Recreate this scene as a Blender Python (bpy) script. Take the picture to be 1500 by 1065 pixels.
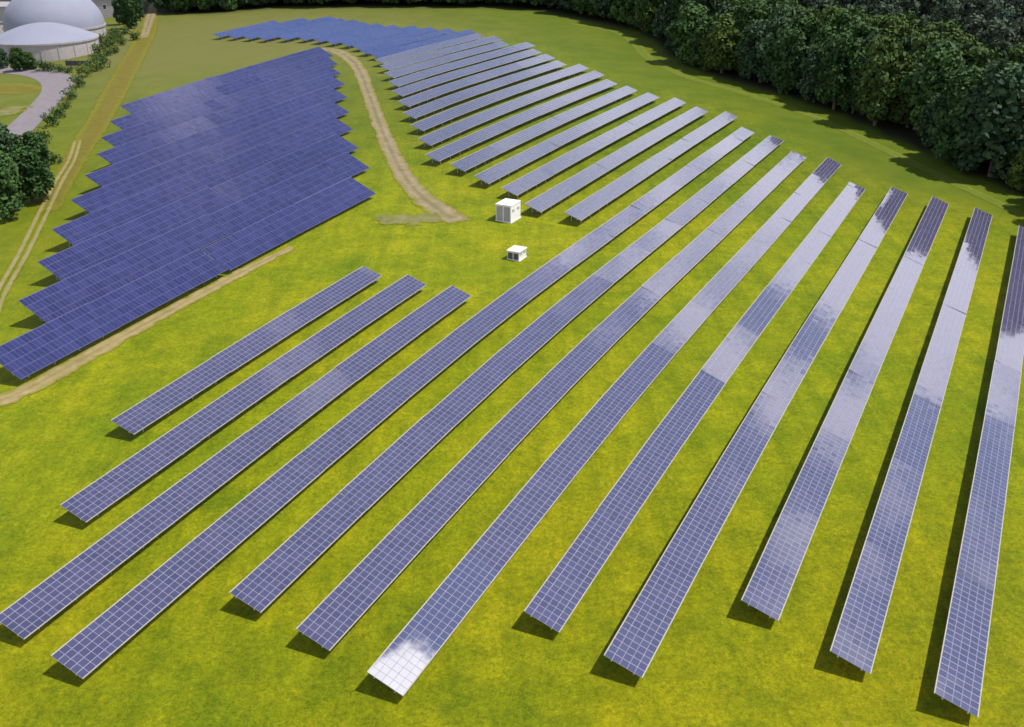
import bpy, math, random
import numpy as np
from mathutils import Matrix, Vector

R = math.radians
S = 0.8                                   # metres per survey unit
PITCH, ROLL, FOC = R(25.6137), R(-0.2546), 1440.93
CAMZ = 48.0
TH = R(27.577)                            # compass of the panel rows, clockwise from +Y
UX = np.array([math.sin(TH), math.cos(TH)])      # along a row
NX = np.array([math.cos(TH), -math.sin(TH)])     # across the rows, the way the panels face
C0 = -103.6885 * S
SUN_AZ, SUN_EL = R(91), R(60)

for o in list(bpy.data.objects):
    bpy.data.objects.remove(o)
scene = bpy.context.scene
col = scene.collection

# ------------------------------------------------------------------ camera
cam = bpy.data.cameras.new('camera')
cam.sensor_width = 36.0
cam.lens = FOC / 1500 * 36
cam.clip_end = 6000
camo = bpy.data.objects.new('camera', cam)
camo.matrix_world = Matrix.Translation((0, 0, CAMZ)) @ Matrix.Rotation(R(90) - PITCH, 4, 'X') @ Matrix.Rotation(ROLL, 4, 'Z')
col.objects.link(camo)
scene.camera = camo

# ------------------------------------------------------------------ sky
world = bpy.data.worlds.new('World')
scene.world = world
world.use_nodes = True
nt = world.node_tree
nt.nodes.clear()
def N(tree, typ, **kw):
    n = tree.nodes.new(typ)
    for k, v in kw.items():
        setattr(n, k, v)
    return n
def math_n(tree, op, a, b=None):
    n = tree.nodes.new('ShaderNodeMath'); n.operation = op
    for i, v in enumerate((a, b)):
        if v is None: continue
        if isinstance(v, (int, float)): n.inputs[i].default_value = v
        else: tree.links.new(v, n.inputs[i])
    return n.outputs[0]
sky = N(nt, 'ShaderNodeTexSky', sky_type='NISHITA', sun_disc=False)
sky.sun_elevation = SUN_EL
sky.sun_rotation = SUN_AZ
sky.air_density = 1.2; sky.dust_density = 0.6; sky.ozone_density = 2.5
tc = N(nt, 'ShaderNodeTexCoord')
sep = N(nt, 'ShaderNodeSeparateXYZ')
nt.links.new(tc.outputs['Generated'], sep.inputs[0])
zz = math_n(nt, 'ADD', math_n(nt, 'MAXIMUM', sep.outputs[2], 0.0), 0.12)
cmb = N(nt, 'ShaderNodeCombineXYZ')
nt.links.new(math_n(nt, 'DIVIDE', sep.outputs[0], zz), cmb.inputs[0])
nt.links.new(math_n(nt, 'DIVIDE', sep.outputs[1], zz), cmb.inputs[1])
cmb.inputs[2].default_value = 12.5
cn = N(nt, 'ShaderNodeTexNoise')
cn.inputs['Scale'].default_value = 1.9
cn.inputs['Detail'].default_value = 8
cn.inputs['Roughness'].default_value = 0.55
nt.links.new(cmb.outputs[0], cn.inputs['Vector'])
cr = N(nt, 'ShaderNodeValToRGB')
cr.color_ramp.elements[0].position = 0.49; cr.color_ramp.elements[0].color = (0, 0, 0, 1)
cr.color_ramp.elements[1].position = 0.58; cr.color_ramp.elements[1].color = (1, 1, 1, 1)
cover = math_n(nt, 'MULTIPLY', math_n(nt, 'SUBTRACT', 0.53, sep.outputs[2]), 0.38)
nt.links.new(math_n(nt, 'ADD', cn.outputs['Fac'], cover), cr.inputs[0])
cmix = N(nt, 'ShaderNodeMix', data_type='RGBA')
nt.links.new(cr.outputs[0], cmix.inputs['Factor'])
nt.links.new(sky.outputs[0], cmix.inputs['A'])
cmix.inputs['B'].default_value = (12.4, 12.4, 13.8, 1)
bg = N(nt, 'ShaderNodeBackground')
bg.inputs[1].default_value = 0.095
nt.links.new(cmix.outputs['Result'], bg.inputs[0])
wo = N(nt, 'ShaderNodeOutputWorld')
nt.links.new(bg.outputs[0], wo.inputs[0])

# ------------------------------------------------------------------ sun and exposure
sl = bpy.data.lights.new('sun', 'SUN')
sl.energy = 5.0; sl.angle = R(0.7); sl.color = (1.0, 0.95, 0.86)
so = bpy.data.objects.new('sun', sl)
sdir = Vector((math.sin(SUN_AZ) * math.cos(SUN_EL), math.cos(SUN_AZ) * math.cos(SUN_EL), math.sin(SUN_EL)))
so.rotation_euler = sdir.to_track_quat('Z', 'Y').to_euler()
so.location = (0, 0, 120)
col.objects.link(so)
vs = scene.view_settings
vs.view_transform = 'Standard'; vs.look = 'None'; vs.gamma = 1.0; vs.use_curve_mapping = False
vs.exposure = 0.5
scene.render.engine = 'CYCLES'
scene.cycles.max_bounces = 6
scene.cycles.filter_width = 1.6

# ------------------------------------------------------------------ terrain
CTRL = np.array([(-39.7,87.5,-1.9),(-15.8,125.5,0.78),(-39.2,73.1,-2.54),(-35.4,57,-3.63),(-6.7,119.7,0.26),(-9.2,94.7,-0.76),(0.3,109.7,-0.45),(9.1,127.6,-0.7),(12.6,146.5,-0.47),(25,157.1,-0.9),(31.5,177.2,-1.28),(53.3,214.8,-0.95),(-18,59.2,-3.8),(2.8,99,-0.81),(25.5,147.2,-1.95),(58.1,204.8,-1.3),(19.6,119.2,-0.73),(22.2,131.5,-0.7),(36.6,156,-1.41),(15.5,104.1,-1.37),(61.7,192.6,-1.71),(-9.1,52.8,-4.21),(41.6,145.7,-1.58),(26.3,117.7,-1.74),(34.3,133,-1.98),(5,56.5,-3.7),(17.3,87.9,-1.23),(65.6,176.2,-1.67),(52.7,147.8,-2.15),(21.5,76.2,-2.09),(72.6,170.4,-1.51),(21.5,57.1,-2.85),(61.3,144.1,-2.05),(30.4,78.8,-3.1),(30.3,50.6,-3.38),(48.1,232.5,-0.32),(1.5,158.8,0.53),(38.1,244.4,1.21),(-7.5,172.5,1.4),(28.4,256.9,2.01),(-15.3,185.2,2.3),(-19,200.8,2.79),(22.2,276.2,2.65),(-22.6,217.8,4.06),(12.6,288.8,3.42),(-26.3,233.5,4.42),(7.4,306.4,4.25),(-29.4,251.5,5),(5.7,317.6,4.35),(-32.1,260.7,5.27),(-59.8,102.1,-3.18),(-23.2,163,1.95),(-62.9,117.3,-3.14),(-26.3,178.3,2.04),(-66.5,131.4,-2.75),(-29.9,192.3,2.26),(-70.2,145.4,-1.98),(-33.4,206.9,2.72),(-73.3,160.5,-1.77),(-36.2,222.5,2.84),(-76.7,175.2,-1.41),(-38.9,238.4,3.17),(-80,189.9,-1.44),(-41.9,253.8,3.19),(-84.1,203.2,-1.17),(-45,268.9,3.76),(-87.5,217.6,-0.59),(-48.4,283.5,4.16),(-90.6,232.8,-0.48),(-52,297.7,4.89),(-88,120,-4),(-112,200,-2.4),(-144,320,0),(-160,448,2.4),(-48,448,7.2),(48,448,4.8),(48,344,3.2),(120,240,-3.2),(104,160,-4),(160,360,0),(240,480,1.6),(80,48,-4.8),(-80,32,-6.4),(0,12,-6.4),(320,240,-4.8),(-320,240,-4.8),(0,800,3.2),(400,800,1.6),(-400,800,0),(88,112,-3.6),(60,48,-4.4)])
def make_terrain(C, lam=6000.0):
    n = len(C); X0 = C[:, :2]
    d = np.hypot(X0[:, None, 0] - X0[None, :, 0], X0[:, None, 1] - X0[None, :, 1])
    K = np.where(d > 0, d * d * np.log(d + 1e-9), 0)
    P = np.c_[np.ones(n), X0]
    M = np.block([[K + lam * np.eye(n), P], [P.T, np.zeros((3, 3))]])
    w = np.linalg.solve(M, np.r_[C[:, 2], 0, 0, 0])
    def ev(x, y):
        x = np.asarray(x, float); y = np.asarray(y, float)
        d2 = (x[..., None] - X0[:, 0]) ** 2 + (y[..., None] - X0[:, 1]) ** 2
        return (0.5 * d2 * np.log(d2 + 1e-9)) @ w[:n] + w[n] + w[n + 1] * x + w[n + 2] * y
    return ev
_tps = make_terrain(CTRL)
def ground(x, y):
    x = np.asarray(x, float); y = np.asarray(y, float)
    far = np.clip((np.hypot(x, y - 250) - 500) / 300, 0, 1)     # level out towards the horizon
    far = far * far * (3 - 2 * far)
    cx = x / np.maximum(1, np.hypot(x, y - 250) / 800); cy = 250 + (y - 250) / np.maximum(1, np.hypot(x, y - 250) / 800)
    return _tps(cx, cy) * (1 - far) - 2.0 * far
def gz(x, y):
    return float(ground(np.array([x]), np.array([y]))[0])
def ray(px, py):
    dx, dy = (px - 750) / FOC, -(py - 532.5) / FOC
    c, s = math.cos(ROLL), math.sin(ROLL)
    dx, dy = c * dx - s * dy, s * dx + c * dy
    return np.array([dx, math.cos(PITCH) + dy * math.sin(PITCH), -math.sin(PITCH) + dy * math.cos(PITCH)])
def at(px, py, h=0.0):
    """the survey point: where the sight line of a measured mark meets the terrain (h above it)"""
    d = ray(px, py); t = (h - CAMZ) / d[2]
    for _ in range(25):
        t += (gz(d[0] * t, d[1] * t) + h - CAMZ - d[2] * t) / d[2] * 0.8
    p = d * t
    return Vector((p[0], p[1], gz(p[0], p[1])))
def proj(P):
    P = np.asarray(P, float); d = P - np.array([0, 0, CAMZ])
    dep = d[..., 1] * math.cos(PITCH) - d[..., 2] * math.sin(PITCH)
    up = d[..., 1] * math.sin(PITCH) + d[..., 2] * math.cos(PITCH)
    a, b = d[..., 0] / dep, up / dep
    c, s = math.cos(-ROLL), math.sin(-ROLL)
    a, b = c * a - s * b, s * a + c * b
    return np.stack([750 + FOC * a, 532.5 - FOC * b], -1)

# ------------------------------------------------------------------ helpers
def tag(o, label=None, cat=None, group=None, kind=None):
    if label: o['label'] = label
    if cat: o['category'] = cat
    if group: o['group'] = group
    if kind: o['kind'] = kind
    return o
def link(o, parent=None):
    col.objects.link(o)
    if parent: o.parent = parent
    return o
def mesh_obj(name, verts, faces, mats, parent=None, loc=(0, 0, 0), mi=None, smooth=False, tone=None):
    me = bpy.data.meshes.new(name)
    me.from_pydata([tuple(v) for v in verts], [], [tuple(f) for f in faces])
    for m in (mats if isinstance(mats, (list, tuple)) else [mats]):
        me.materials.append(m)
    if mi is not None: me.polygons.foreach_set('material_index', np.asarray(mi, dtype=np.int32))
    if smooth: me.polygons.foreach_set('use_smooth', np.ones(len(me.polygons), bool))
    if tone is not None:
        a = me.attributes.new('tone', 'FLOAT', 'FACE'); a.data.foreach_set('value', np.asarray(tone, dtype=np.float32))
    me.update()
    o = bpy.data.objects.new(name, me)
    o.location = loc
    return link(o, parent)
def empty(name, loc, rz=0.0):
    o = bpy.data.objects.new(name, None)
    o.empty_display_size = 0.3
    o.location = loc; o.rotation_euler = (0, 0, rz)
    return link(o)
BOXF = [(0, 3, 2, 1), (4, 5, 6, 7), (0, 1, 5, 4), (1, 2, 6, 5), (2, 3, 7, 6), (3, 0, 4, 7)]
class MB:
    def __init__(s): s.v = []; s.f = []; s.m = []
    def box(s, x0, x1, y0, y1, z0, z1, m=0):
        b = len(s.v)
        s.v += [(x0, y0, z0), (x1, y0, z0), (x1, y1, z0), (x0, y1, z0), (x0, y0, z1), (x1, y0, z1), (x1, y1, z1), (x0, y1, z1)]
        s.f += [tuple(b + i for i in q) for q in BOXF]; s.m += [m] * 6
        return s
    def poly(s, pts, faces, m=0):
        b = len(s.v); s.v += list(pts); s.f += [tuple(b + i for i in q) for q in faces]; s.m += [m] * len(faces)
        return s
    def build(s, name, mats, parent=None, loc=(0, 0, 0), smooth=False):
        return mesh_obj(name, s.v, s.f, mats, parent, loc, s.m, smooth)

# ------------------------------------------------------------------ materials
def mat(name):
    m = bpy.data.materials.new(name); m.use_nodes = True
    t = m.node_tree
    return m, t, t.nodes['Principled BSDF']
def noise(t, scale, detail=4, rough=0.55, vec=None, dist=0.0):
    n = N(t, 'ShaderNodeTexNoise')
    n.inputs['Scale'].default_value = scale; n.inputs['Detail'].default_value = detail
    n.inputs['Roughness'].default_value = rough; n.inputs['Distortion'].default_value = dist
    if vec is not None: t.links.new(vec, n.inputs['Vector'])
    return n.outputs['Fac']
def ramp(t, fac, *stops):
    r = N(t, 'ShaderNodeValToRGB'); e = r.color_ramp.elements
    while len(e) < len(stops): e.new(0.5)
    for el, (p, c) in zip(e, stops):
        el.position = p; el.color = (*c, 1) if len(c) == 3 else c
    t.links.new(fac, r.inputs[0])
    return r.outputs[0]
def mixc(t, fac, a, b, mode='MIX'):
    m = N(t, 'ShaderNodeMix', data_type='RGBA', blend_type=mode)
    for k, v in (('Factor', fac), ('A', a), ('B', b)):
        if isinstance(v, (int, float)): m.inputs[k].default_value = v
        elif isinstance(v, tuple): m.inputs[k].default_value = (*v, 1)
        else: t.links.new(v, m.inputs[k])
    return m.outputs['Result']
def bump(t, h, bsdf, strength=0.3, dist=0.1):
    b = N(t, 'ShaderNodeBump'); b.inputs['Strength'].default_value = strength; b.inputs['Distance'].default_value = dist
    t.links.new(h, b.inputs['Height']); t.links.new(b.outputs[0], bsdf.inputs['Normal'])
def geo_pos(t):
    return N(t, 'ShaderNodeNewGeometry').outputs['Position']
def plain(name, c, rough=0.6, metal=0.0, var=0.15, scale=2.0):
    m, t, b = mat(name)
    f = noise(t, scale, 5, 0.6, geo_pos(t))
    t.links.new(ramp(t, f, (0.3, tuple(x * (1 - var) for x in c)), (0.7, tuple(min(1, x * (1 + var)) for x in c))), b.inputs['Base Color'])
    b.inputs['Roughness'].default_value = rough; b.inputs['Metallic'].default_value = metal
    return m

def grass_material():
    m, t, b = mat('meadow grass')
    p = geo_pos(t)
    big = noise(t, 0.018, 4, 0.55, p, 0.4)
    mid = noise(t, 0.11, 5, 0.62, p, 0.3)
    fine = noise(t, 0.9, 6, 0.7, p)
    m2 = noise(t, 0.33, 4, 0.6, p, 0.2)
    c = ramp(t, big, (0.36, (0.100, 0.146, 0.002)), (0.5, (0.156, 0.175, 0.002)), (0.64, (0.198, 0.186, 0.002)))
    c2 = ramp(t, mid, (0.34, (0.098, 0.138, 0.002)), (0.50, (0.164, 0.178, 0.002)), (0.62, (0.196, 0.196, 0.003)), (0.74, (0.255, 0.232, 0.006)))
    c = mixc(t, 0.55, c, c2)
    c3 = ramp(t, m2, (0.30, (0.80, 0.86, 0.8)), (0.5, (1.0, 1.0, 1.0)), (0.72, (1.18, 1.12, 1.2)))
    c = mixc(t, 1.0, c, c3, 'MULTIPLY')
    f = ramp(t, fine, (0.28, (0.76, 0.80, 0.75)), (0.52, (1.0, 1.0, 1.0)), (0.78, (1.22, 1.18, 1.2)))
    c = mixc(t, 1.0, c, f, 'MULTIPLY')
    f2 = ramp(t, noise(t, 2.6, 5, 0.75, p), (0.30, (0.55, 0.62, 0.5)), (0.55, (1.0, 1.0, 1.0)), (0.75, (1.38, 1.30, 1.3)))
    c = mixc(t, 1.0, c, f2, 'MULTIPLY')
    f4 = ramp(t, noise(t, 7.0, 4, 0.8, p), (0.28, (0.50, 0.58, 0.45)), (0.55, (1.0, 1.0, 1.0)), (0.75, (1.4, 1.32, 1.3)))
    c = mixc(t, 1.0, c, f4, 'MULTIPLY')
    bl = ramp(t, math_n(t, 'ADD', noise(t, 0.75, 5, 0.7, p), math_n(t, 'MULTIPLY', big, 0.25)), (0.76, (0, 0, 0)), (0.88, (0.8, 0.8, 0.8)))
    c = mixc(t, bl, c, (0.235, 0.215, 0.030))
    dk = ramp(t, math_n(t, 'ADD', noise(t, 1.3, 5, 0.7, p), math_n(t, 'MULTIPLY', mid, 0.3)), (0.36, (0.75, 0.75, 0.75)), (0.47, (0, 0, 0)))
    c = mixc(t, dk, c, (0.055, 0.080, 0.004))
    mp = N(t, 'ShaderNodeMapping'); mp.inputs['Rotation'].default_value = (0, 0, TH); mp.inputs['Scale'].default_value = (0.55, 0.02, 1)
    t.links.new(p, mp.inputs['Vector'])
    f3 = ramp(t, noise(t, 1.0, 3, 0.6, mp.outputs[0]), (0.35, (0.86, 0.90, 0.86)), (0.5, (1.0, 1.0, 1.0)), (0.68, (1.12, 1.08, 1.1)))
    c = mixc(t, 1.0, c, f3, 'MULTIPLY')
    # the verge towards the wood and the far field gets a darker green
    at_ = N(t, 'ShaderNodeAttribute'); at_.attribute_name = 'verge'
    vf = mixc(t, ramp(t, mid, (0.3, (0, 0, 0)), (0.7, (1, 1, 1))), (0.048, 0.078, 0.003), (0.078, 0.100, 0.005))
    c = mixc(t, at_.outputs['Fac'], c, vf)
    at5 = N(t, 'ShaderNodeAttribute'); at5.attribute_name = 'front'
    c = mixc(t, at5.outputs['Fac'], c, mixc(t, 1.0, c, (0.95, 0.88, 0.8), 'MULTIPLY'))
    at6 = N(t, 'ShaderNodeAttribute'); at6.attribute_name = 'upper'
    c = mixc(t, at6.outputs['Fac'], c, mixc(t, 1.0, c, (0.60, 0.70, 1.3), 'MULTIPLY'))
    at2 = N(t, 'ShaderNodeAttribute'); at2.attribute_name = 'dry'
    dr = mixc(t, mid, (0.078, 0.084, 0.016), (0.115, 0.112, 0.032))
    c = mixc(t, at2.outputs['Fac'], c, dr)
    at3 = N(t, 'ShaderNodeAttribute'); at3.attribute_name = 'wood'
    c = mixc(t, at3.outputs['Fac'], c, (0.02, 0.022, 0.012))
    t.links.new(c, b.inputs['Base Color'])
    b.inputs['Roughness'].default_value = 0.9
    b.inputs['Specular IOR Level'].default_value = 0.1
    h = math_n(t, 'ADD', fine, math_n(t, 'MULTIPLY', noise(t, 3.5, 5, 0.7, p), 0.6))
    bump(t, h, b, 0.38, 0.22)
    return m
def glass_material(name, c0, c1, rough=0.12, ior=1.5):
    m, t, b = mat(name)
    a = N(t, 'ShaderNodeAttribute'); a.attribute_name = 'tone'
    p = geo_pos(t)
    f = math_n(t, 'ADD', math_n(t, 'MULTIPLY', a.outputs['Fac'], 0.35), math_n(t, 'ADD', math_n(t, 'MULTIPLY', noise(t, 0.5, 4, 0.6, p), 0.2), math_n(t, 'MULTIPLY', noise(t, 0.025, 3, 0.5, p), 0.6)))  # broad noise puts uneven reflected tone into the base colour
    t.links.new(ramp(t, f, (0.1, c0), (0.95, c1)), b.inputs['Base Color'])
    t.links.new(ramp(t, noise(t, 0.7, 4, 0.6, p), (0.3, (rough * 0.7,) * 3), (0.7, (rough * 1.4,) * 3)), b.inputs['Roughness'])
    b.inputs['IOR'].default_value = ior
    b.inputs['Specular IOR Level'].default_value = 0.5
    return m
GRASS = grass_material()
GLASS_V = glass_material('violet module glass', (0.029, 0.027, 0.062), (0.054, 0.050, 0.104), 0.06, 2.3)
GLASS_M = glass_material('module glass with painted cloud sheen', (0.052, 0.054, 0.092), (0.075, 0.078, 0.122), 0.12, 1.95)  # paler base colour stands in for cloud mirrored in the upper rows
def haze_material():
    m = glass_material('satin module glass', (0.026, 0.027, 0.066), (0.050, 0.050, 0.110), 0.06, 2.5)
    m = m.copy(); t = m.node_tree; b = t.nodes['Principled BSDF']; p = geo_pos(t)
    def along(v):
        n = N(t, 'ShaderNodeVectorMath', operation='DOT_PRODUCT'); t.links.new(p, n.inputs[0]); n.inputs[1].default_value = (v[0], v[1], 0); return n.outputs['Value']
    u_ = math_n(t, 'SUBTRACT', along(UX), 53.3 * S); c_ = math_n(t, 'SUBTRACT', along(NX), C0 + 7 * 9 * S - 1.45)
    f = math_n(t, 'SUBTRACT', 1.25, math_n(t, 'MULTIPLY', u_, 0.19))
    f = math_n(t, 'ADD', f, math_n(t, 'MULTIPLY', math_n(t, 'SUBTRACT', noise(t, 0.9, 5, 0.6, p), 0.5), 0.9))
    f = math_n(t, 'SUBTRACT', f, math_n(t, 'MAXIMUM', math_n(t, 'MULTIPLY', math_n(t, 'SUBTRACT', 0.9, c_), 0.55), 0.0))
    g = ramp(t, f, (0.1, (0, 0, 0)), (0.85, (1, 1, 1)))
    oldr = b.inputs['Roughness'].links[0].from_socket
    t.links.new(mixc(t, g, oldr, (0.55, 0.55, 0.55)), b.inputs['Roughness'])    # satin glass: scatters the sun towards the camera
    b.inputs['IOR'].default_value = 2.7
    return m
HAZE_G = haze_material()
GLASS_F = glass_material('bright blue module glass', (0.014, 0.028, 0.100), (0.026, 0.048, 0.140), 0.3, 1.3)
GLASS_B = glass_material('blue module glass', (0.009, 0.011, 0.045), (0.031, 0.032, 0.108), 0.12, 1.6)
ALU = plain('module frame aluminium', (0.205, 0.198, 0.262), 0.45, 0.0, 0.1)
ALU_B = plain('dark module frame', (0.060, 0.068, 0.155), 0.45, 0.0, 0.15)
ALU_M = plain('dull module frame', (0.13, 0.13, 0.165), 0.45, 0.0, 0.1)
STEEL = plain('galvanised steel', (0.42, 0.43, 0.44), 0.5, 0.3, 0.15)
TRIM = plain('edge rail', (0.29, 0.27, 0.22), 0.5, 0.0, 0.12)
WHITE = plain('white render', (0.56, 0.55, 0.53), 0.65, 0.0, 0.06, 1.2)
WHITE2 = plain('off white wall', (0.27, 0.25, 0.25), 0.8, 0.0, 0.1, 0.8)
MEMB = plain('dome membrane', (0.17, 0.18, 0.235), 0.85, 0.0, 0.06, 0.15)
DARK = plain('dark louvre', (0.05, 0.05, 0.05), 0.6, 0.0, 0.2)
ROOFG = plain('grey roof sheet', (0.24, 0.22, 0.23), 0.6, 0.0, 0.12, 0.5)
CONC = plain('pale concrete', (0.52, 0.47, 0.45), 0.8, 0.0, 0.1, 0.5)
GLASSW = plain('window glass', (0.03, 0.04, 0.05), 0.15, 0.0, 0.2)
BARK = plain('bark', (0.07, 0.055, 0.04), 0.9, 0.0, 0.3, 3.0)
def leaf_material(name, c0, c1):
    m, t, b = mat(name)
    a = N(t, 'ShaderNodeAttribute'); a.attribute_name = 'tone'
    oi = N(t, 'ShaderNodeObjectInfo')
    f = math_n(t, 'ADD', math_n(t, 'MULTIPLY', a.outputs['Fac'], 0.6), math_n(t, 'MULTIPLY', oi.outputs['Random'], 0.4))
    t.links.new(ramp(t, f, (0.1, c0), (0.9, c1)), b.inputs['Base Color'])
    b.inputs['Roughness'].default_value = 0.75
    b.inputs['Specular IOR Level'].default_value = 0.15
    return m
LEAF = [leaf_material('dark leaf', (0.015, 0.040, 0.012), (0.046, 0.092, 0.020)),
        leaf_material('blue green leaf', (0.016, 0.040, 0.018), (0.046, 0.084, 0.032)),
        leaf_material('olive leaf', (0.024, 0.050, 0.009), (0.062, 0.098, 0.020)),
        leaf_material('grey needle', (0.024, 0.042, 0.026), (0.064, 0.088, 0.050)),
        leaf_material('bright leaf', (0.040, 0.070, 0.010), (0.090, 0.120, 0.020))]
def path_material(name, c0, c1, solid=False, amp=1.1, mid=0.0):
    m, t, b = mat(name)
    p = geo_pos(t)
    f = noise(t, 0.6, 6, 0.65, p)
    t.links.new(ramp(t, f, (0.3, c0), (0.7, c1)), b.inputs['Base Color'])
    b.inputs['Roughness'].default_value = 0.95; b.inputs['Specular IOR Level'].default_value = 0.1
    bump(t, noise(t, 3.0, 5, 0.7, p), b, 0.4, 0.1)
    if not solid:                                   # the earth breaks up into the grass along its edges
        a = N(t, 'ShaderNodeAttribute'); a.attribute_name = 'edge'
        tr = N(t, 'ShaderNodeBsdfTransparent'); mx = N(t, 'ShaderNodeMixShader')
        k = math_n(t, 'ADD', a.outputs['Fac'], math_n(t, 'MULTIPLY', math_n(t, 'SUBTRACT', noise(t, 0.5, 6, 0.7, p), 0.5), amp))
        if mid:
            md = ramp(t, math_n(t, 'ADD', a.outputs['Fac'], math_n(t, 'MULTIPLY', math_n(t, 'SUBTRACT', noise(t, 0.25, 4, 0.6, p), 0.5), 0.8)), (0.0, (mid,) * 3), (0.30, (0, 0, 0)))
            t.links.new(mixc(t, md, b.inputs['Base Color'].links[0].from_socket, (0.105, 0.10, 0.035)), b.inputs['Base Color'])
        soft = ramp(t, k, (0.38, (0, 0, 0)), (0.85, (1, 1, 1)))
        gr = mixc(t, noise(t, 0.3, 4, 0.6, p), (0.098, 0.105, 0.006), (0.150, 0.140, 0.010))
        old = b.inputs['Base Color'].links[0].from_socket
        t.links.new(mixc(t, soft, old, gr), b.inputs['Base Color'])
        cut = math_n(t, 'GREATER_THAN', k, 0.80)
        t.links.new(cut, mx.inputs[0]); t.links.new(b.outputs[0], mx.inputs[1]); t.links.new(tr.outputs[0], mx.inputs[2])
        t.links.new(mx.outputs[0], t.nodes['Material Output'].inputs['Surface'])
    return m
MARGIN = path_material('tall pale margin grass', (0.062, 0.092, 0.008), (0.092, 0.118, 0.016))
SAND = path_material('sandy track earth', (0.18, 0.14, 0.055), (0.28, 0.215, 0.11), False, 1.5, 0.5)
GRAVEL = path_material('gravel track', (0.14, 0.11, 0.065), (0.23, 0.18, 0.12), False, 1.4, 0.8)
RUT = path_material('dry rut earth', (0.15, 0.13, 0.05), (0.21, 0.18, 0.085))
BROWN = path_material('trodden brown grass', (0.085, 0.080, 0.009), (0.125, 0.098, 0.016))
SCRUB = path_material('dry scrub earth', (0.085, 0.090, 0.020), (0.165, 0.15, 0.07), False, 2.8)
ASPH = path_material('pale worn asphalt', (0.135, 0.118, 0.128), (0.17, 0.15, 0.162), True)

# ------------------------------------------------------------------ ground sheet
EDGE = [(-2000, 22), (230, 22), (300, 20), (380, 12), (560, 11), (720, 12), (780, 18), (850, 33), (915, 45), (935, 60), (955, 80), (1000, 105),
        (1040, 118), (1100, 135), (1200, 168), (1300, 215), (1400, 262), (1500, 308), (1900, 500), (4000, 1500)]
EX, EY = zip(*EDGE)
def wood_depth(x, y, z):
    """how far behind the edge of the wood (in survey sight units) a place is; > 0 is inside"""
    P = proj(np.stack([x, y, z], -1))
    d = np.interp(P[..., 0], EX, EY) - P[..., 1]
    infront = (np.asarray(y) * math.cos(PITCH) - (np.asarray(z) - CAMZ) * math.sin(PITCH)) > 20
    return np.where(infront, d, -999)
def axis(lo, hi, core0, core1, step):
    a = list(np.arange(core0, core1 + 1e-6, step))
    d = step; x = core0
    while x > lo: d *= 1.25; x -= d; a.insert(0, x)
    d = step; x = core1
    while x < hi: d *= 1.25; x += d; a.append(x)
    return np.array(a)
gxs = axis(-3500, 3500, -190, 250, 3.0); gys = axis(-900, 5000, 20, 480, 3.0)
GX, GY = np.meshgrid(gxs, gys)
GZ = ground(GX, GY)
nx_, ny_ = len(gxs), len(gys)
idx = np.arange(nx_ * ny_).reshape(ny_, nx_)
gf = np.stack([idx[:-1, :-1], idx[:-1, 1:], idx[1:, 1:], idx[1:, :-1]], -1).reshape(-1, 4)
go = mesh_obj('ground', np.stack([GX, GY, GZ], -1).reshape(-1, 3), gf, GRASS, smooth=True)
tag(go, 'yellow green meadow of the solar farm', None, None, 'structure')
rel = np.stack([GX, GY], -1)
cu, cn_ = rel @ UX, rel @ NX - C0
wd = wood_depth(GX, GY, GZ)
wd2 = wood_depth(GX - 5.5, GY, GZ)
PI = proj(np.stack([GX, GY, GZ], -1))
sm = lambda a, b, x: np.clip((x - a) / (b - a), 0, 1) ** 2 * (3 - 2 * np.clip((x - a) / (b - a), 0, 1))
row_end = np.interp(cn_ / (9 * S), [-24, -12, -8, -2, 3, 8, 12], [395, 382, 362, 314, 295, 243, 228]) * S
verge = sm(-14, 14, cu - row_end) * (cn_ > -30 * 9 * S)
lower_left = sm(0, 1, (-cn_ - 25) / 40) * (1 - sm(0.0, 1.0, (cu - 70) / 60))
verge = np.clip(verge + 0.6 * sm(0, 1, (-cn_ - 10) / 50) * (1 - sm(200, 270, cu)) , 0, 1)
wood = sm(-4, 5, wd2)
dry = np.clip(np.exp(-((GX + 100) / 75) ** 2 - ((GY - 355) / 95) ** 2) * 1.25, 0, 0.95)
front = 1 - sm(48, 92, GY - 0.12 * GX)
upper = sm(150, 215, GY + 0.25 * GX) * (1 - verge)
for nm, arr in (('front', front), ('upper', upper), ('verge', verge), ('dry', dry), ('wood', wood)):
    a = go.data.attributes.new(nm, 'FLOAT', 'POINT'); a.data.foreach_set('value', arr.astype(np.float32).ravel())

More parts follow.
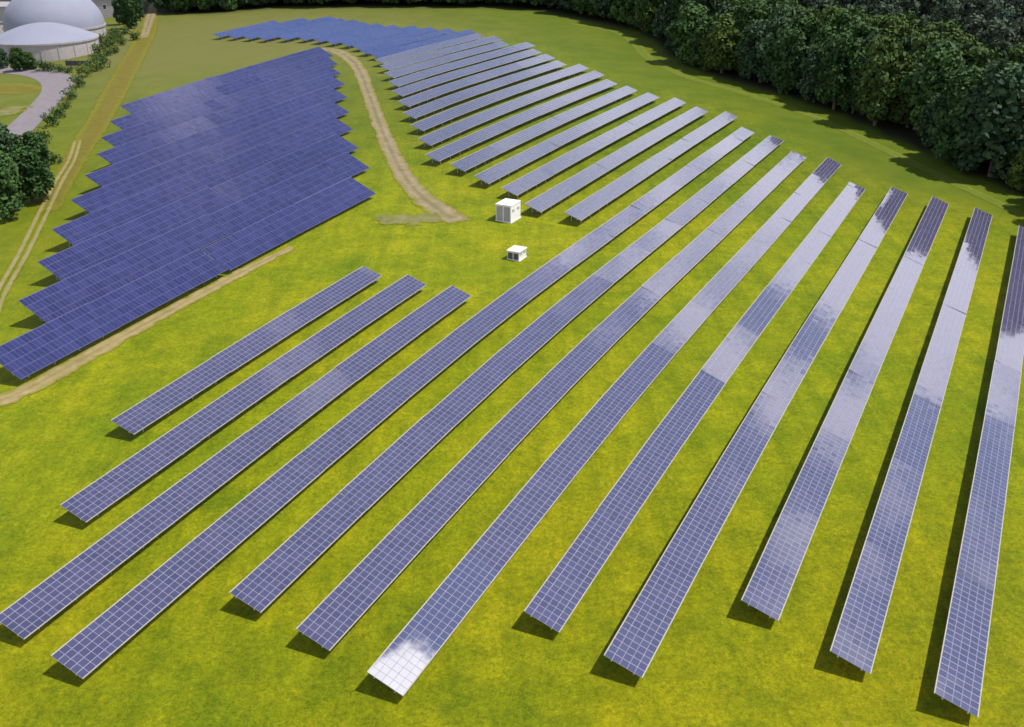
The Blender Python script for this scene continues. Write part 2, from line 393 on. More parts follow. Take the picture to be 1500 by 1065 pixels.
def catmull(P, n=8):
    P = [np.array(p, float) for p in P]; P = [2 * P[0] - P[1]] + P + [2 * P[-1] - P[-2]]
    out = []
    for i in range(1, len(P) - 2):
        for k in range(n):
            t = k / n
            out.append(0.5 * (2 * P[i] + (P[i + 1] - P[i - 1]) * t + (2 * P[i - 1] - 5 * P[i] + 4 * P[i + 1] - P[i + 2]) * t * t + (3 * P[i] - P[i - 1] - 3 * P[i + 1] + P[i + 2]) * t ** 3))
    out.append(P[-2]); return np.array(out)
def ribbon(name, pts, material, lift, label, n=10, across=8):
    """a strip of earth draped over the terrain: pts are (survey mark x, y, width in m)"""
    P = []
    for px, py, w in pts:
        q = at(px, py); P.append((q.x, q.y, w))
    C = catmull(P, n)
    T = np.gradient(C[:, :2], axis=0); T /= np.linalg.norm(T, axis=1)[:, None] + 1e-9
    Lf = np.stack([-T[:, 1], T[:, 0]], 1)
    V = []; E_ = []
    for i in range(len(C)):
        for k in range(across + 1):
            s_ = k / across * 2 - 1
            x, y = C[i, :2] + Lf[i] * s_ * C[i, 2] * 0.5
            V.append((x, y, gz(x, y) + lift))
            e = abs(s_)
            endf = min(i, len(C) - 1 - i) / 6.0
            E_.append(max(e, 1 - min(1, endf + 0.25)))
    F = [(i * (across + 1) + k, i * (across + 1) + k + 1, (i + 1) * (across + 1) + k + 1, (i + 1) * (across + 1) + k) for i in range(len(C) - 1) for k in range(across)]
    o = mesh_obj(name, V, F, material, smooth=True)
    a = o.data.attributes.new('edge', 'FLOAT', 'POINT'); a.data.foreach_set('value', np.array(E_, dtype=np.float32))
    return tag(o, label, None, None, 'structure')
ribbon('dirt_track', [(-40, 602, 4.2), (30, 575, 4.2), (110, 532, 4.0), (200, 482, 3.8), (300, 428, 3.4), (380, 386, 2.8), (430, 362, 2.0)], SAND, 0.05,
       'pale sandy track running along the front of the blue panel block')
ribbon('gravel_track', [(432, 80, 3.0), (462, 72, 4.0), (495, 76, 5.5), (522, 96, 5.0), (541, 140, 4.2), (556, 182, 4.2), (578, 232, 4.4), (605, 275, 5.0), (640, 305, 6.0), (675, 326, 5.5)], GRAVEL, 0.05,
       'pale gravel track curving between the blue block and the grey rows')
ribbon('brown_track', [(222, 24, 7), (214, 50, 8), (190, 95, 8.5), (160, 150, 8), (128, 205, 7), (100, 250, 6), (70, 310, 5)], BROWN, 0.05,
       'brown trodden strip climbing along the left side of the blue block')
ribbon('gravel_lane', [(228, -8, 4.5), (225, 6, 4.5), (222, 20, 5), (217, 36, 4.5), (211, 56, 4)], GRAVEL, 0.09, 'pale lane leaving between the trees at the back')
for nm, off, lb in (('wheel_rut', -2, 'left wheel rut of the field track beside the blue block'), ('wheel_rut', 10, 'right wheel rut of the field track beside the blue block')):
    ribbon(nm, [(-18 + off, 470, 1.0), (0 + off, 425, 1.0), (30 + off, 372, 1.0), (58 + off, 315, 1.0), (84 + off * .8, 265, 1.0), (102 + off * .7, 235, 1.0), (112 + off * .6, 205, 0.9)], RUT, 0.09, lb)
ribbon('scrub_patch', [(550, 318, 3.5), (575, 322, 6), (605, 322, 6), (645, 318, 5)], SCRUB, 0.06, 'patch of dry scrubby earth at the end of the gravel track')
ribbon('grass_margin', [(840, 35, 4), (905, 48, 4), (930, 64, 4), (952, 86, 4), (1000, 110, 4), (1040, 123, 4), (1100, 140, 4), (1200, 174, 3.6), (1300, 221, 3.4), (1400, 269, 3.2), (1500, 316, 3), (1600, 364, 3)], MARGIN, 0.05,
       'pale strip of tall grass along the edge of the wood')
ribbon('road', [(10, 208, 7), (40, 178, 7), (64, 154, 7), (82, 132, 7.5), (82, 117, 9), (60, 108, 9), (20, 103, 9), (-40, 98, 9)], ASPH, 0.06, 'pale road bending in front of the digester tanks')
ribbon('bare_patch', [(-30, 128, 14), (5, 130, 16), (30, 132, 14), (52, 133, 8)], BROWN, 0.05, 'brown bare patch inside the bend of the road')
ribbon('rough_verge', [(-20, 172, 10), (8, 165, 10), (30, 156, 8)], SCRUB, 0.09, 'rough scrubby verge beside the road')

# ------------------------------------------------------------------ solar rows
def panel_geo(lx, ly, fr, h=0.035):
    x, y = lx / 2, ly / 2
    v = [(-x, -y, 0), (x, -y, 0), (x, y, 0), (-x, y, 0), (-x, -y, h), (x, -y, h), (x, y, h), (-x, y, h),
         (-x + fr, -y + fr, h - .004), (x - fr, -y + fr, h - .004), (x - fr, y - fr, h - .004), (-x + fr, y - fr, h - .004)]
    f = [(8, 9, 10, 11), (4, 5, 9, 8), (5, 6, 10, 9), (6, 7, 11, 10), (7, 4, 8, 11), (0, 1, 5, 4), (1, 2, 6, 5), (2, 3, 7, 6), (3, 0, 4, 7), (0, 3, 2, 1)]
    return np.array(v), np.array(f), np.array([0] + [1] * 9)
class Kind: pass
def kind(lx, ly, fr, gap, rows, cols, glass, alu, tilt, clear):
    k = Kind(); k.px, k.py = lx + gap, ly + gap; k.rows, k.cols = rows, cols
    k.W = rows * k.py; k.L = cols * k.px; k.tilt = tilt; k.glass, k.alu = glass, alu; k.clear = clear
    k.geo = panel_geo(lx, ly, fr)
    k.meshes = []
    for i in range(5):
        v, f, m = k.geo
        me = bpy.data.meshes.new('solar_panel'); me.from_pydata([tuple(a) for a in v], [], [tuple(a) for a in f])
        me.materials.append(glass); me.materials.append(alu)
        me.polygons.foreach_set('material_index', m.astype(np.int32))
        a = me.attributes.new('tone', 'FLOAT', 'FACE'); a.data.foreach_set('value', np.full(len(f), i / 4, dtype=np.float32))
        me.update(); k.meshes.append(me)
    k.hazy = k.meshes[2].copy(); k.hazy.materials[0] = HAZE_G
    k.frames = {}
    return k
KV = kind(0.645, 0.592, 0.016, 0.011, 5, 22, GLASS_V, ALU, 18.5, 1.28)
KM = kind(1.20, 0.590, 0.018, 0.012, 5, 12, GLASS_M, ALU_M, 18.5, 1.45)
KB = kind(0.60, 1.33, 0.020, 0.015, 4, 24, GLASS_B, ALU_B, 25.0, 1.75)
KF = kind(1.20, 0.585, 0.020, 0.015, 5, 12, GLASS_F, ALU_B, 18.5, 1.36)
def frame_mesh(k, cols):
    if cols in k.frames: return k.frames[cols]
    L = cols * k.px; W = k.W; b = MB()
    tw = 0.06 if k in (KV, KM) else 0.05
    b.box(-L / 2, L / 2, -W / 2 - tw, -W / 2 - 0.004, -0.05, 0.040, 1)      # rear and front edge rails
    b.box(-L / 2, L / 2, W / 2 + 0.004, W / 2 + tw, -0.05, 0.040, 1)
    for q in (-0.3, 0.3): b.box(-L / 2, L / 2, W * q - .05, W * q + .05, -0.16, -0.012, 0)
    n = max(2, round(L / 3.6))
    for i in range(n):
        x = -L / 2 + L * (i + .5) / n
        b.box(x - .05, x + .05, -W / 2 + .1, W / 2 - .1, -0.30, -0.165, 0)
    me = bpy.data.meshes.new('rack_frame'); me.from_pydata(b.v, [], b.f)
    me.materials.append(STEEL); me.materials.append(TRIM if k in (KV, KM) else ALU_B)
    me.polygons.foreach_set('material_index', np.array(b.m, dtype=np.int32)); me.update()
    k.frames[cols] = me
    return me
pm = MB().box(-.05, .05, -.04, .04, 0, 1)
POST = bpy.data.meshes.new('post'); POST.from_pydata(pm.v, [], pm.f); POST.materials.append(STEEL); POST.update()
rng = random.Random(11)
nrng = np.random.default_rng(7)
def solar_row(label, group, c, u0, u1, k, single=0, posts='all', name='solar_panel_row', hazed=0, lift=0.0):
    """one row of racked modules at cross distance c from u0 to u1 (metres along the rows)"""
    base = NX * c + UX * u0
    root = empty(name, (base[0], base[1], gz(base[0], base[1])))
    tag(root, label, 'solar panels', group)
    o0 = np.array(root.location)
    ncols = max(k.cols, round((u1 - u0) / k.px))
    left = single // k.rows
    V = []; F = []; MI = []; TO = []
    nv = 0
    gv, gf_, gm = k.geo
    i = 0; ti = 0
    ntab = math.ceil(ncols / k.cols)
    while i < ncols:
        cc = min(k.cols, ncols - i)
        ua = u0 + i * k.px + 0.04; ub = ua + cc * k.px
        i += cc
        pa, pb = NX * c + UX * ua, NX * c + UX * ub
        za, zb = gz(*pa), gz(*pb)
        A = np.array([pa[0], pa[1], za]); B = np.array([pb[0], pb[1], zb])
        d = (B - A); d /= np.linalg.norm(d)
        tl = R(k.tilt + rng.gauss(0, 0.9))
        w = np.array([NX[0] * math.cos(tl), NX[1] * math.cos(tl), -math.sin(tl)])
        w -= d * (w @ d); w /= np.linalg.norm(w)
        nrm = np.cross(d, w)
        if nrm[2] < 0: nrm = -nrm
        w = np.cross(nrm, d)                       # right handed: d, w, nrm
        # keep w pointing to the facing side; flip both if needed
        flip = w[:2] @ NX < 0
        if flip: w = -w; d = -d
        ctr = (A + B) / 2 + np.array([0, 0, k.clear + lift + rng.uniform(-.03, .03)])
        Mx = np.stack([d, w, nrm], 1)
        tab = bpy.data.objects.new('rack', frame_mesh(k, cc))
        M4 = Matrix(((Mx[0, 0], Mx[0, 1], Mx[0, 2], ctr[0] - o0[0]), (Mx[1, 0], Mx[1, 1], Mx[1, 2], ctr[1] - o0[1]), (Mx[2, 0], Mx[2, 1], Mx[2, 2], ctr[2] - o0[2]), (0, 0, 0, 1)))
        tab.matrix_local = M4
        link(tab, root)
        cols_i, rows_i = np.meshgrid(np.arange(cc), np.arange(k.rows), indexing='ij')
        lx = (cols_i.ravel() + .5) * k.px - cc * k.px / 2
        ly = (rows_i.ravel() + .5) * k.py - k.W / 2
        if left > 0:
            left -= cc
            for a, b_, ci, ri in zip(lx, ly, cols_i.ravel(), rows_i.ravel()):
                p = bpy.data.objects.new('solar_panel', k.hazy if (ti == 0 and hazed) else k.meshes[rng.randrange(5)])
                p.location = (a, b_, 0); p.rotation_euler = (rng.gauss(0, .0025), rng.gauss(0, .0025), 0)
                link(p, tab)
        else:
            n = len(lx)
            P = gv[None] + np.stack([lx, ly, np.zeros(n)], 1)[:, None, :]
            P[:, :, 2] += gv[None, :, 0] * nrng.normal(0, .0025, (n, 1)) + gv[None, :, 1] * nrng.normal(0, .0025, (n, 1))
            Wd = P.reshape(-1, 3) @ Mx.T + (ctr - o0)
            V.append(Wd); F.append((gf_[None] + (nv + np.arange(n) * len(gv))[:, None, None]).reshape(-1, 4)); nv += n * len(gv)
            MI.append(np.tile(gm, n)); TO.append(np.repeat(nrng.integers(0, 5, n) / 4, len(gf_)))
        # posts
        npst = max(2, round(cc * k.px / 3.6))
        every = range(npst) if (posts == 'all' or ti in (0, ntab - 1)) else ()
        for q in every:
            xx = -cc * k.px / 2 + cc * k.px * (q + .5) / npst
            for yy in (-k.W * .3, k.W * .3):
                top = Mx @ np.array([xx, yy, -0.3]) + ctr
                g0 = gz(top[0], top[1])
                ps = bpy.data.objects.new('post', POST)
                ps.location = (top[0] - o0[0], top[1] - o0[1], g0 - .15 - o0[2]); ps.scale = (1, 1, top[2] - g0 + .15)
                ps.rotation_euler = (0, 0, -TH)
                link(ps, root)
        ti += 1
    if V:
        o = mesh_obj('solar_panels', np.concatenate(V), np.concatenate(F), [k.glass, k.alu], root, mi=np.concatenate(MI), tone=np.concatenate(TO))
        o['kind'] = 'stuff'
    return root
def cpos(i): return C0 + i * 9 * S
NEAR = {1: (74, 130), 2: (58.4, 130), 3: (43.0, 129), 4: (42, 270), 5: (55.7, 265.5), 6: (54.7, 252), 7: (53.3, 251), 8: (66.4, 231), 9: (64.6, 233), 10: (77.3, 230), 11: (74.5, 226), 12: (73.7, 218)}
near_label = {
 1: 'shortest near row of violet grey panels, beside the sandy track',
 2: 'second short row of violet panels counted from the sandy track',
 3: 'third short row of violet panels, its near end cut by the left edge',
 4: 'first long row of panels right of the three short rows, running the whole field',
 5: 'long panel row whose pale near end stops higher than the neighbouring rows',
 6: 'long dark violet panel row just left of the row with the white glaring end',
 7: 'long panel row whose near end glares white in the sun',
 8: 'long panel row just right of the row with the white glaring end',
 9: 'long panel row second to the right of the row with the white glaring end',
 10: 'third panel row from the right edge, its near end highest of the three',
 11: 'second panel row from the right edge, blue with a pale near end',
 12: 'blue panel row at the right edge of the picture'}
for k, (a, b) in NEAR.items():
    solar_row(near_label[k], 'violet panel rows in the near field', cpos(k), a * S, b * S, KV, single=300, hazed=5 if k == 7 else 0)
MID = {3: (173, 285.5), 2: (173.3, 285.5), 1: (180.2, 292), 0: (184.3, 293.5), -1: (189.2, 298), -2: (193, 304), -3: (204, 314.4), -4: (214.8, 323), -5: (225, 324), -6: (236, 332.5),
       -7: (246.6, 340), -8: (258, 353), -9: (269, 350), -10: (280, 360), -11: (290, 362)}
ordn = ['first', 'second', 'third', 'fourth', 'fifth', 'sixth', 'seventh', 'eighth', 'ninth', 'tenth', 'eleventh', 'twelfth', 'thirteenth', 'fourteenth', 'fifteenth']
for j, (k, (a, b)) in enumerate(MID.items()):
    lb = '%s grey panel row up the slope, counted from the lowest by the white box' % ordn[j]
    if j == 0: lb = 'lowest of the grey upper rows, starting to the right of the white box'
    solar_row(lb, 'grey panel rows on the upper slope', cpos(k), a * S, b * S, KM, posts='ends')
FARR = {-12: (300, 372), -13: (306, 370), -14: (314, 370), -15: (319, 370), -16: (322, 369), -17: (325, 371), -18: (327, 373), -19: (326, 377), -20: (324, 380), -21: (325, 384), -22: (326, 376), -23: (327, 366)}
for j, (k, (a, b)) in enumerate(FARR.items()):
    solar_row('%s blue panel row of the far strip, counted from the grey rows' % ordn[j], 'blue panel rows at the far end', cpos(k), a * S, b * S, KF, posts='ends')
# the dense blue block on the left
BL = [(-74.7, 127.6), (-78.6, 146.6), (-83.1, 164.3), (-87.8, 181.7), (-91.7, 200.6), (-95.8, 219.0), (-100.0, 237.4), (-105.1, 254.0), (-109.4, 272.0), (-113.3, 291.0)]
BR = [(-29.0, 203.7), (-32.8, 222.9), (-37.4, 240.4), (-41.7, 258.6), (-45.3, 278.1), (-48.6, 298.0), (-52.3, 317.3), (-56.3, 336.1), (-60.5, 354.4), (-64.9, 372.2)]
SLIT = [(320, 386), (342, 337), (338, 295), (341, 263), (341, 230), (340, 202), (340, 178), (341, 158), (342, 140), (343, 124)]
for j in range(10):
    c = C0 + (-19.0 - 12.2 * j) * S - 0.25
    a = np.dot(BL[j], UX) * S; b = np.dot(BR[j], UX) * S
    q = at(*SLIT[j], h=1.5); m_ = np.dot((q.x, q.y), UX)
    rr = 'front' if j == 0 else ('rearmost' if j == 9 else ordn[j])
    extra = '' if j in (0, 9) else ' from the front'
    solar_row('left half of the %s row%s of the dense blue block' % (rr, extra), 'blue panel rows of the dense block', c, a, m_ - 0.07, KB, lift=0.40, single=300 if j < 2 else 0, posts='ends')
    solar_row('right half of the %s row%s of the dense blue block' % (rr, extra), 'blue panel rows of the dense block', c, m_ + 0.07, b, KB, lift=0.12, posts='ends')

# ------------------------------------------------------------------ small buildings on the field
RZ = math.pi / 2 - TH                     # local x along the rows, local y away from the facing side
def station(name, px, py, lx, ly, h, label, cat, plinth=0.12, over=0.06, dark_end=False):
    q = at(px, py)
    r = empty(name, q, RZ); tag(r, label, cat)
    x, y = lx / 2, ly / 2
    MB().box(-x - .1, x + .1, -y - .1, y + .1, -0.6, plinth).build('plinth', CONC, r)
    MB().box(-x, x, -y, y, plinth + .002, h).build('wall', WHITE, r)
    b = MB(); o = over
    b.poly([(-x - o, -y - o, h + .004), (x + o, -y - o, h + .004), (x + o, y + o, h + .004), (-x - o, y + o, h + .004),
            (-x - o, -y - o, h + .13), (x + o, -y - o, h + .13), (x + o, y + o, h + .13), (-x - o, y + o, h + .13), (0 - x * .6, 0, h + .24), (x * .6, 0, h + .24)],
           [(0, 3, 2, 1), (0, 1, 5, 4), (1, 2, 6, 5), (2, 3, 7, 6), (3, 0, 4, 7), (4, 5, 9, 8), (6, 7, 8, 9), (5, 6, 9), (7, 4, 8)])
    b.build('roof', WHITE, r)
    dm = DARK if dark_end else WHITE2
    for s_ in (-1, 1):
        d = MB().box(-x - .03, -x - .002, s_ * y * .48 - y * .4, s_ * y * .48 + y * .4, plinth + .06, h - .18).build('door', dm, r)
        MB().box(-x - .055, -x - .032, s_ * y * .12 - .02, s_ * y * .12 + .02, h * .45, h * .53).build('handle', STEEL, d)
    for s_ in (-.5, .5):
        lv = MB()
        for i in range(5): lv.box(s_ * lx * .5 - .4, s_ * lx * .5 + .4, -y - .03, -y - .002, h * .6 + i * .09, h * .6 + i * .09 + .05)
        lv.build('louvre', WHITE2, r)
    return r
station('transformer_station', 744.5, 321, 3.4, 2.7, 2.7, 'white transformer box standing at the lower ends of the grey rows', 'transformer station')
station('utility_kiosk', 757, 378, 2.3, 1.9, 1.3, 'low white utility kiosk with dark end in the grass near the long rows', 'kiosk', over=0.10, dark_end=True)

# ------------------------------------------------------------------ digester tanks and sheds
def lathe(prof, seg=64):
    v = []; f = []
    for r, z in prof:
        for i in range(seg): v.append((r * math.cos(2 * math.pi * i / seg), r * math.sin(2 * math.pi * i / seg), z))
    for j in range(len(prof) - 1):
        for i in range(seg): f.append((j * seg + i, j * seg + (i + 1) % seg, (j + 1) * seg + (i + 1) % seg, (j + 1) * seg + i))
    f.append(tuple((len(prof) - 1) * seg + i for i in range(seg)))
    return v, f
def tank(px, py, rad, wall_h, prof, label):
    q = at(px, py); d = Vector((q.x, q.y, 0)).normalized()
    cx, cy = q.x + d.x * rad, q.y + d.y * rad
    z0 = gz(q.x, q.y)
    r = empty('digester_tank', (cx, cy, z0)); tag(r, label, 'tank')
    v, f = lathe([(rad, -3), (rad, wall_h)]); mesh_obj('wall', v, f, WHITE2, r, smooth=False)
    v, f = lathe([(rad + .02, wall_h - .5), (rad + .35, wall_h - .45), (rad + .35, wall_h + .1), (rad + .0, wall_h + .15)]); mesh_obj('rim', v, f, ROOFG, r)
    pr = [(rad * math.cos(a), wall_h + .16 + prof * math.sin(a)) for a in np.linspace(0, math.pi / 2 * .995, 16)] if prof > 6 else [(rad * (1 - t), wall_h + .16 + prof * (1 - (1 - t) ** 1.5 if False else math.sin(t * math.pi / 2))) for t in np.linspace(0, .985, 14)]
    v, f = lathe(pr); mesh_obj('membrane_roof', v, f, MEMB, r, smooth=True)
    for i in range(20):
        a = 2 * math.pi * i / 20
        b = MB(); b.box(rad + .002, rad + .14, -.12, .12, -1, wall_h - .55)
        o = b.build('wall_rib', WHITE2, r); o.rotation_euler = (0, 0, a)
    return r
tank(72, 90, 16.3, 5.2, 4.6, 'low round tank with flat pale lilac roof in front of the dome')
tank(86, 66, 16.8, 4.6, 13.0, 'tall pale blue gas dome behind the flat roofed tank')
def shed(px, py, lx, ly, h, rz, label, rh=1.6, name='shed'):
    q = at(px, py); r = empty(name, q, rz); tag(r, label, 'building')
    x, y = lx / 2, ly / 2
    MB().box(-x, x, -y, y, -2, h).build('wall', WHITE2, r)
    b = MB(); o = .4
    b.poly([(-x - o, -y - o, h + .01), (x + o, -y - o, h + .01), (x + o, y + o, h + .01), (-x - o, y + o, h + .01), (-x - o, 0, h + rh), (x + o, 0, h + rh)],
           [(0, 3, 2, 1), (0, 1, 5, 4), (2, 3, 4, 5), (1, 2, 5), (3, 0, 4)])
    b.build('roof', ROOFG, r)
    n = max(1, int(lx / 4))
    for i in range(n):
        xx = -x + lx * (i + .5) / n
        w_ = MB().box(xx - .7, xx + .7, -y - .05, -y - .003, h * .45, h * .75).build('window', WHITE, r)
        MB().box(xx - .6, xx + .6, -y - .07, -y - .052, h * .48, h * .72).build('pane', GLASSW, w_)
    dd = MB().box(-x - .06, -x - .003, -1.5, 1.5, 0, h * .7).build('door', ROOFG, r)
    MB().box(-x - .1, -x - .062, 1.1, 1.3, h * .3, h * .36).build('handle', STEEL, dd)
    return r
shed(158, 24, 14, 10, 7, 0.25, 'pale building right of the gas dome', 1.4)
shed(4, 30, 18, 10, 6, -0.2, 'grey roofed building at the top left corner, left of the dome', 1.4)
shed(140, 46, 6, 5, 3.6, 0.1, 'small pale annex at the foot of the gas dome', .6, 'annex')

shed(120, 12, 16, 9, 8, 0.5, 'lilac grey hall behind the gas dome', 1.2, 'hall')
shed(-18, 52, 12, 8, 4.5, -0.3, 'low grey store at the left edge beside the flat roofed tank', .8, 'store')
q_ = at(122, 97)
r_ = empty('fence_screen', q_, -0.12); tag(r_, 'short dark fence screen below the flat roofed tank', 'fence')
for i in range(9): MB().box(-5.6 + i * 1.25, -4.4 + i * 1.25, -.03, .03, .1, 1.6).build('panel', DARK, r_)
for i in range(10): MB().box(-5.66 + i * 1.25, -5.58 + i * 1.25, .035, .12, -.3, 1.75).build('post', STEEL, r_)
# ------------------------------------------------------------------ trees
def leaf_mesh(name, lobes, n_per, size, material, rg, shell=0.55):
    V = []; TO = []
    for (cx, cy, cz, rx, ry, rz_, tn) in lobes:
        n = int(n_per * (rx * ry * rz_) ** (2 / 3) / 2.2)
        d = rg.normal(size=(n, 3)); d /= np.linalg.norm(d, axis=1)[:, None]
        rad = shell + (1 - shell) * rg.random(n) ** .6
        c = d * rad[:, None] * np.array([rx, ry, rz_]) + np.array([cx, cy, cz])
        nr = d * .8 + rg.normal(0, .75, (n, 3)) + np.array([0, 0, .25]); nr /= np.linalg.norm(nr, axis=1)[:, None]
        t1 = np.cross(nr, rg.normal(size=(n, 3))); t1 /= np.linalg.norm(t1, axis=1)[:, None] + 1e-9
        t2 = np.cross(nr, t1)
        s_ = size * rg.uniform(.6, 1.35, (n, 1))
        q = np.stack([c - t1 * s_ * .6, c - t2 * s_ * .42, c + t1 * s_ * .6, c + t2 * s_ * .42], 1)
        V.append(q.reshape(-1, 3)); TO.append(np.clip(tn + rg.normal(0, .16, n), 0, 1))
    V = np.concatenate(V); n = len(V) // 4
    me = bpy.data.meshes.new(name)
    me.from_pydata(V.tolist(), [], np.arange(n * 4).reshape(-1, 4).tolist())
    a = me.attributes.new('tone', 'FLOAT', 'FACE'); a.data.foreach_set('value', np.concatenate(TO).astype(np.float32))
    if material: me.materials.append(material)
    me.update(); return me
def decid_lobes(rg, r, h, base):
    L = []
    n = 30
    for i in range(n):
        t = (i + .5) / n
        z = base + (h - base) * (0.06 + 0.88 * t)
        prof = math.sin(math.pi * min(1, 0.22 + 0.72 * t)) ** .7
        a = i * 2.4 + rg.uniform(-.5, .5); rr = r * prof * rg.uniform(.35, .72)
        s_ = r * rg.uniform(.20, .42)
        L.append((rr * math.cos(a), rr * math.sin(a), z, s_, s_, s_ * .8, rg.uniform(.2, .8)))
    L.append((0, 0, base + (h - base) * .45, r * .55, r * .55, (h - base) * .38, .2))
    return L
def pine_lobes(rg, r, h, base):
    L = []
    for i in range(13):
        t = i / 12
        z = base + (h - base) * t * .96; rr = r * (1 - t) ** .8 + .3
        for k in range(3 if t < .7 else 1):
            a = i * 1.9 + k * 2.1; e = rr * .45
            L.append((e * math.cos(a), e * math.sin(a), z, rr * .6, rr * .6, .8, rg.uniform(.2, .8)))
    return L
def trunk_mesh(h, r0):
    V = []; F = []; seg = 7
    def limb(p0, p1, ra, rb):
        p0, p1 = Vector(p0), Vector(p1); d = (p1 - p0).normalized(); x = d.orthogonal().normalized(); y = d.cross(x); b = len(V)
        for p, r_ in ((p0, ra), (p1, rb)):
            for i in range(seg): V.append(tuple(p + (x * math.cos(2 * math.pi * i / seg) + y * math.sin(2 * math.pi * i / seg)) * r_))
        for i in range(seg): F.append((b + i, b + (i + 1) % seg, b + seg + (i + 1) % seg, b + seg + i))
    limb((0, 0, -.5), (0.1, 0, h * .35), r0 * 1.25, r0 * .85); limb((0.1, 0, h * .35), (0, .1, h * .8), r0 * .85, r0 * .25)
    for i in range(5):
        a = i * 2.4; z = h * (.3 + .08 * i)
        limb((0.1, 0, z), (math.cos(a) * h * .2, math.sin(a) * h * .2, z + h * .17), r0 * .45, r0 * .12)
    me = bpy.data.meshes.new('trunk'); me.from_pydata(V, [], F); me.materials.append(BARK); me.update(); return me
trg = np.random.default_rng(3)
CROWNS = {}
for t_ in range(5):
    CROWNS[t_] = []
    for v_ in range(3):
        if t_ == 3:
            lob = pine_lobes(trg, 3.2, 16, 2.5) if v_ == 0 else decid_lobes(trg, 4.0, 16, 1.0); me = leaf_mesh('crown', lob, 130, .75, LEAF[3], trg, .5); hh = 16
        else:
            hh = 14; lob = decid_lobes(trg, 5.0 + .4 * v_, hh, 0.4 + .4 * v_); me = leaf_mesh('crown', lob, 120, .74, LEAF[t_], trg, .4)
        CROWNS[t_].append((me, hh))
TRUNK = trunk_mesh(14, .32)
SHRUBS = []
for t_ in (0, 2, 4):
    lob = [(trg.uniform(-.9, .9), trg.uniform(-.9, .9), trg.uniform(.5, 1.5), trg.uniform(.7, 1.1), trg.uniform(.7, 1.1), trg.uniform(.5, .9), trg.uniform(.2, .8)) for _ in range(9)]
    SHRUBS.append(leaf_mesh('foliage', lob, 120, .28, LEAF[t_], trg, .4))
STEM = bpy.data.meshes.new('stem'); _b = MB().box(-.06, .06, -.06, .06, -.3, 1.2); STEM.from_pydata(_b.v, [], _b.f); STEM.materials.append(BARK); STEM.update()
def tree(x, y, t_, sc, label, group, sx=1.0, name='tree'):
    r = empty(name, (x, y, gz(x, y)), rng.uniform(0, 6.28)); r.scale = (sc * sx, sc * sx, sc)
    tag(r, label, 'tree', group)
    me, hh = CROWNS[t_][rng.randrange(3)]
    link(bpy.data.objects.new('crown', me), r); link(bpy.data.objects.new('trunk', TRUNK), r)
    return r
def shrub(px, py, sc, v, label, group=None):
    q = at(px, py); r = empty('shrub', q, rng.uniform(0, 6.28)); r.scale = (sc, sc, sc * rng.uniform(.85, 1.15)); tag(r, label, 'shrub', group)
    link(bpy.data.objects.new('foliage', SHRUBS[v]), r); link(bpy.data.objects.new('stem', STEM), r)
    return r
# the wood: jittered stand behind the field edge
cand = []
sp = 6.4
for gx_ in np.arange(-260, 460, sp):
    for gy_ in np.arange(90, 620, sp):
        x = gx_ + rng.uniform(-2.6, 2.6); y = gy_ + rng.uniform(-2.6, 2.6)
        cand.append((x, y))
cand = np.array(cand); cz = ground(cand[:, 0], cand[:, 1])
pb = proj(np.c_[cand, cz]); pt = proj(np.c_[cand, cz + 15])
wdp = wood_depth(cand[:, 0] - 5.5, cand[:, 1], cz)
keep = (wdp > 1.5) & (pb[:, 0] > 232) & (pb[:, 0] < 1680) & (pt[:, 1] < 330) & (pb[:, 1] > -22)
cand, cz, pb, pt, wdp = cand[keep], cz[keep], pb[keep], pt[keep], wdp[keep]
order = np.argsort(np.hypot(cand[:, 0], cand[:, 1]))
pine_y = lambda x: np.interp(x, [900, 1150, 1200, 1350, 1400, 1500, 1700], [-60, 5, 22, 30, 52, 80, 120])
GRP = 'trees of the wood behind the field'
far_parts = []
ni = 0
for oi_ in order:
    x, y = cand[oi_]; tx, ty = pt[oi_]
    if ty < pine_y(tx): t_ = 3
    elif ty < pine_y(tx) + 26 and tx > 1150: t_ = 2
    else: t_ = rng.choice([0, 0, 0, 1, 1, 2])
    sc = rng.choice([rng.uniform(.65, .95), rng.uniform(.85, 1.2), rng.uniform(1.1, 1.4)])
    if wdp[oi_] < 30: sc *= 1.12
    if ni < 285:
        lb = {0: 'dark green broadleaf tree in the wood beyond the field', 1: 'blue green broadleaf tree in the wood beyond the field', 2: 'olive green tree in the wood beyond the field', 3: 'grey green conifer at the back of the wood'}[t_]
        tree(x, y, t_, sc, lb, GRP + ', ' + ['dark', 'bluish', 'olive', 'conifers'][t_], rng.uniform(.82, 1.2), name='conifer_tree' if t_ == 3 else 'broadleaf_tree'); ni += 1
    else:
        far_parts.append((x, y, cz[oi_], t_, sc))
print('wood trees', ni, 'rest', len(far_parts))
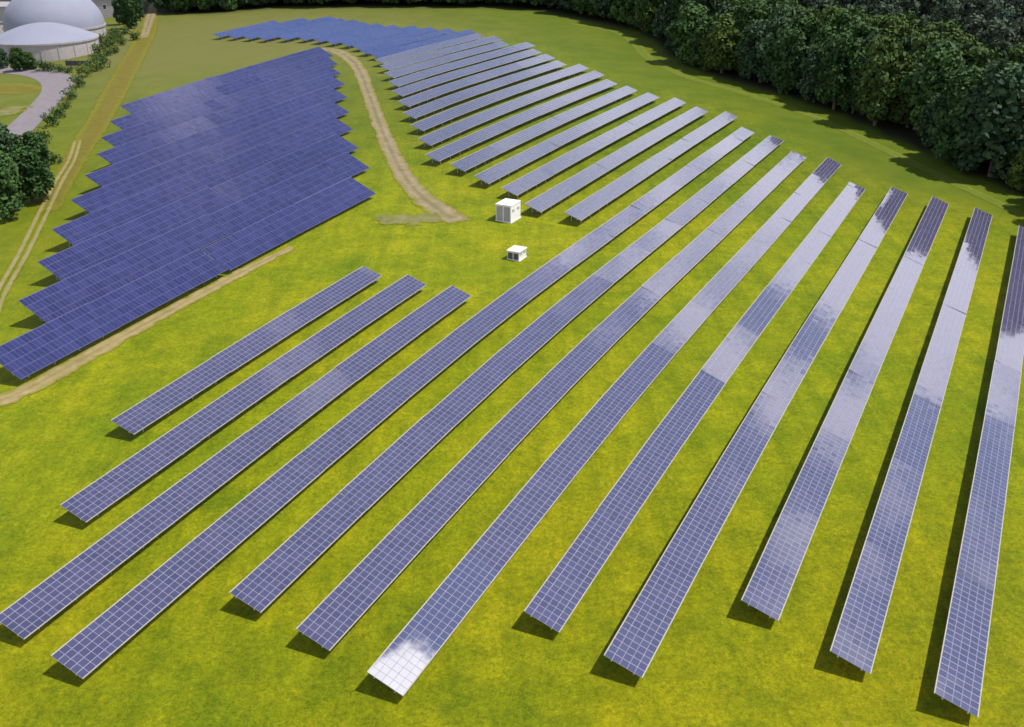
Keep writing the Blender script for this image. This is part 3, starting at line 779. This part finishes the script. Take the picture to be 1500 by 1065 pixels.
for t_ in range(4):
    fp = [f for f in far_parts if f[3] == t_]
    if not fp: continue
    V = []; TO = []
    lite = []
    for v_ in range(2):
        lob = decid_lobes(trg, 4.4, 16, 1.5) if t_ == 3 else decid_lobes(trg, 5.3, 14, 1.5)
        me = leaf_mesh('tmp', lob, 48, 1.15, None, trg, .6)
        a = np.empty(len(me.vertices) * 3); me.vertices.foreach_get('co', a); b = np.empty(len(me.polygons)); me.attributes['tone'].data.foreach_get('value', b)
        lite.append((a.reshape(-1, 3), b)); bpy.data.meshes.remove(me)
    for (x, y, z, _, sc) in fp:
        a, b = lite[rng.randrange(2)]; an = rng.uniform(0, 6.28); c, s_ = math.cos(an), math.sin(an)
        V.append(np.stack([a[:, 0] * c - a[:, 1] * s_, a[:, 0] * s_ + a[:, 1] * c, a[:, 2]], 1) * sc + np.array([x, y, z])); TO.append(np.clip(b * .7 + rng.uniform(0, .3), 0, 1))
    V = np.concatenate(V)
    o = mesh_obj('woodland', V, np.arange(len(V)).reshape(-1, 4), LEAF[t_], tone=np.concatenate(TO))
    tag(o, ['far mass of dark broadleaf wood along the top', 'far mass of bluish wood along the top', 'far mass of olive wood along the top', 'far mass of grey conifers at the top right'][t_], 'woodland', None, 'stuff')
# bright low tree at the right edge of the wood
def tree_at(px, py, t_, sc, label, group=None, sx=1.0):
    q = at(px, py); return tree(q.x, q.y, t_, sc, label, group, sx, 'broadleaf_tree')
tree_at(1496, 280, 4, .62, 'bright green leafy tree at the right edge, in front of the dark wood', None, 1.2)
tree_at(8, 318, 0, .82, 'large dark tree at the left edge beside the field track', None, 1.15)
tree_at(48, 296, 0, .72, 'dark round tree leaning towards the field track, right of its neighbour', None, 1.2)
tree_at(8, 262, 1, .75, 'blue green tree at the left edge behind the dark pair', None, 1.2)
tree_at(55, 250, 0, .55, 'small dark tree behind the round tree, below the road', None, 1.2)
tree_at(193, 42, 0, .95, 'tall dark tree left of the pale lane at the top', None, .8)
tree_at(180, 36, 1, .85, 'dark tree beside the pale building near the lane', None, .8)
tree_at(206, 30, 1, .8, 'dark tree close to the left side of the lane', None, .7)
tree_at(30, 104, 0, .5, 'dark tree in front of the flat roofed tank', None, 1.1)
tree_at(46, 102, 0, .36, 'small dark tree just right of the one before the flat tank', None, 1.3)
tree_at(4, 100, 1, .42, 'bluish tree at the left edge before the flat tank', None, 1.2)
SH = [(64, 104, 1.5, 0), (76, 104, 1.3, 0), (88, 106, 1.2, 0), (100, 107, 1.1, 0), (128, 112, 1.8, 2), (142, 104, 1.6, 2), (116, 128, 1.5, 0), (104, 146, 1.4, 0), (96, 160, 1.2, 1), (88, 172, 1.3, 0), (78, 184, 1.4, 0),
      (146, 80, 1.7, 1), (156, 70, 1.6, 0), (164, 62, 1.6, 1), (172, 54, 1.6, 0), (182, 50, 1.5, 1), (150, 92, 1.2, 1), (168, 78, 1.2, 1), (180, 66, 1.2, 1), (62, 212, 1.5, 1), (80, 240, 1.4, 0)]
SH += [(px + rng.uniform(-4, 4), py + rng.uniform(-3, 3), rng.uniform(1.0, 1.9), rng.choice([0, 1, 1, 2])) for px, py in [(140, 92), (150, 100), (158, 84), (168, 66), (176, 60), (186, 42), (192, 58), (160, 60), (134, 98), (142, 70)]]
SHL = ['low dark shrub in the hedge before the flat tank', 'light green shrub beside the bend of the road', 'shrub on the bank between the road and the brown strip', 'shrub on the slope between the tanks and the brown strip', 'shrub beside the dark trees at the left edge']
for i, (px, py, sc, v) in enumerate(SH):
    g = 0 if i < 4 else 1 if i < 6 else 2 if i < 11 else 3 if i < 19 or i > 20 else 4
    shrub(px, py, sc, v, SHL[g], ['hedge shrubs', 'roadside shrubs', 'bank shrubs', 'slope shrubs', 'track side shrubs'][g])
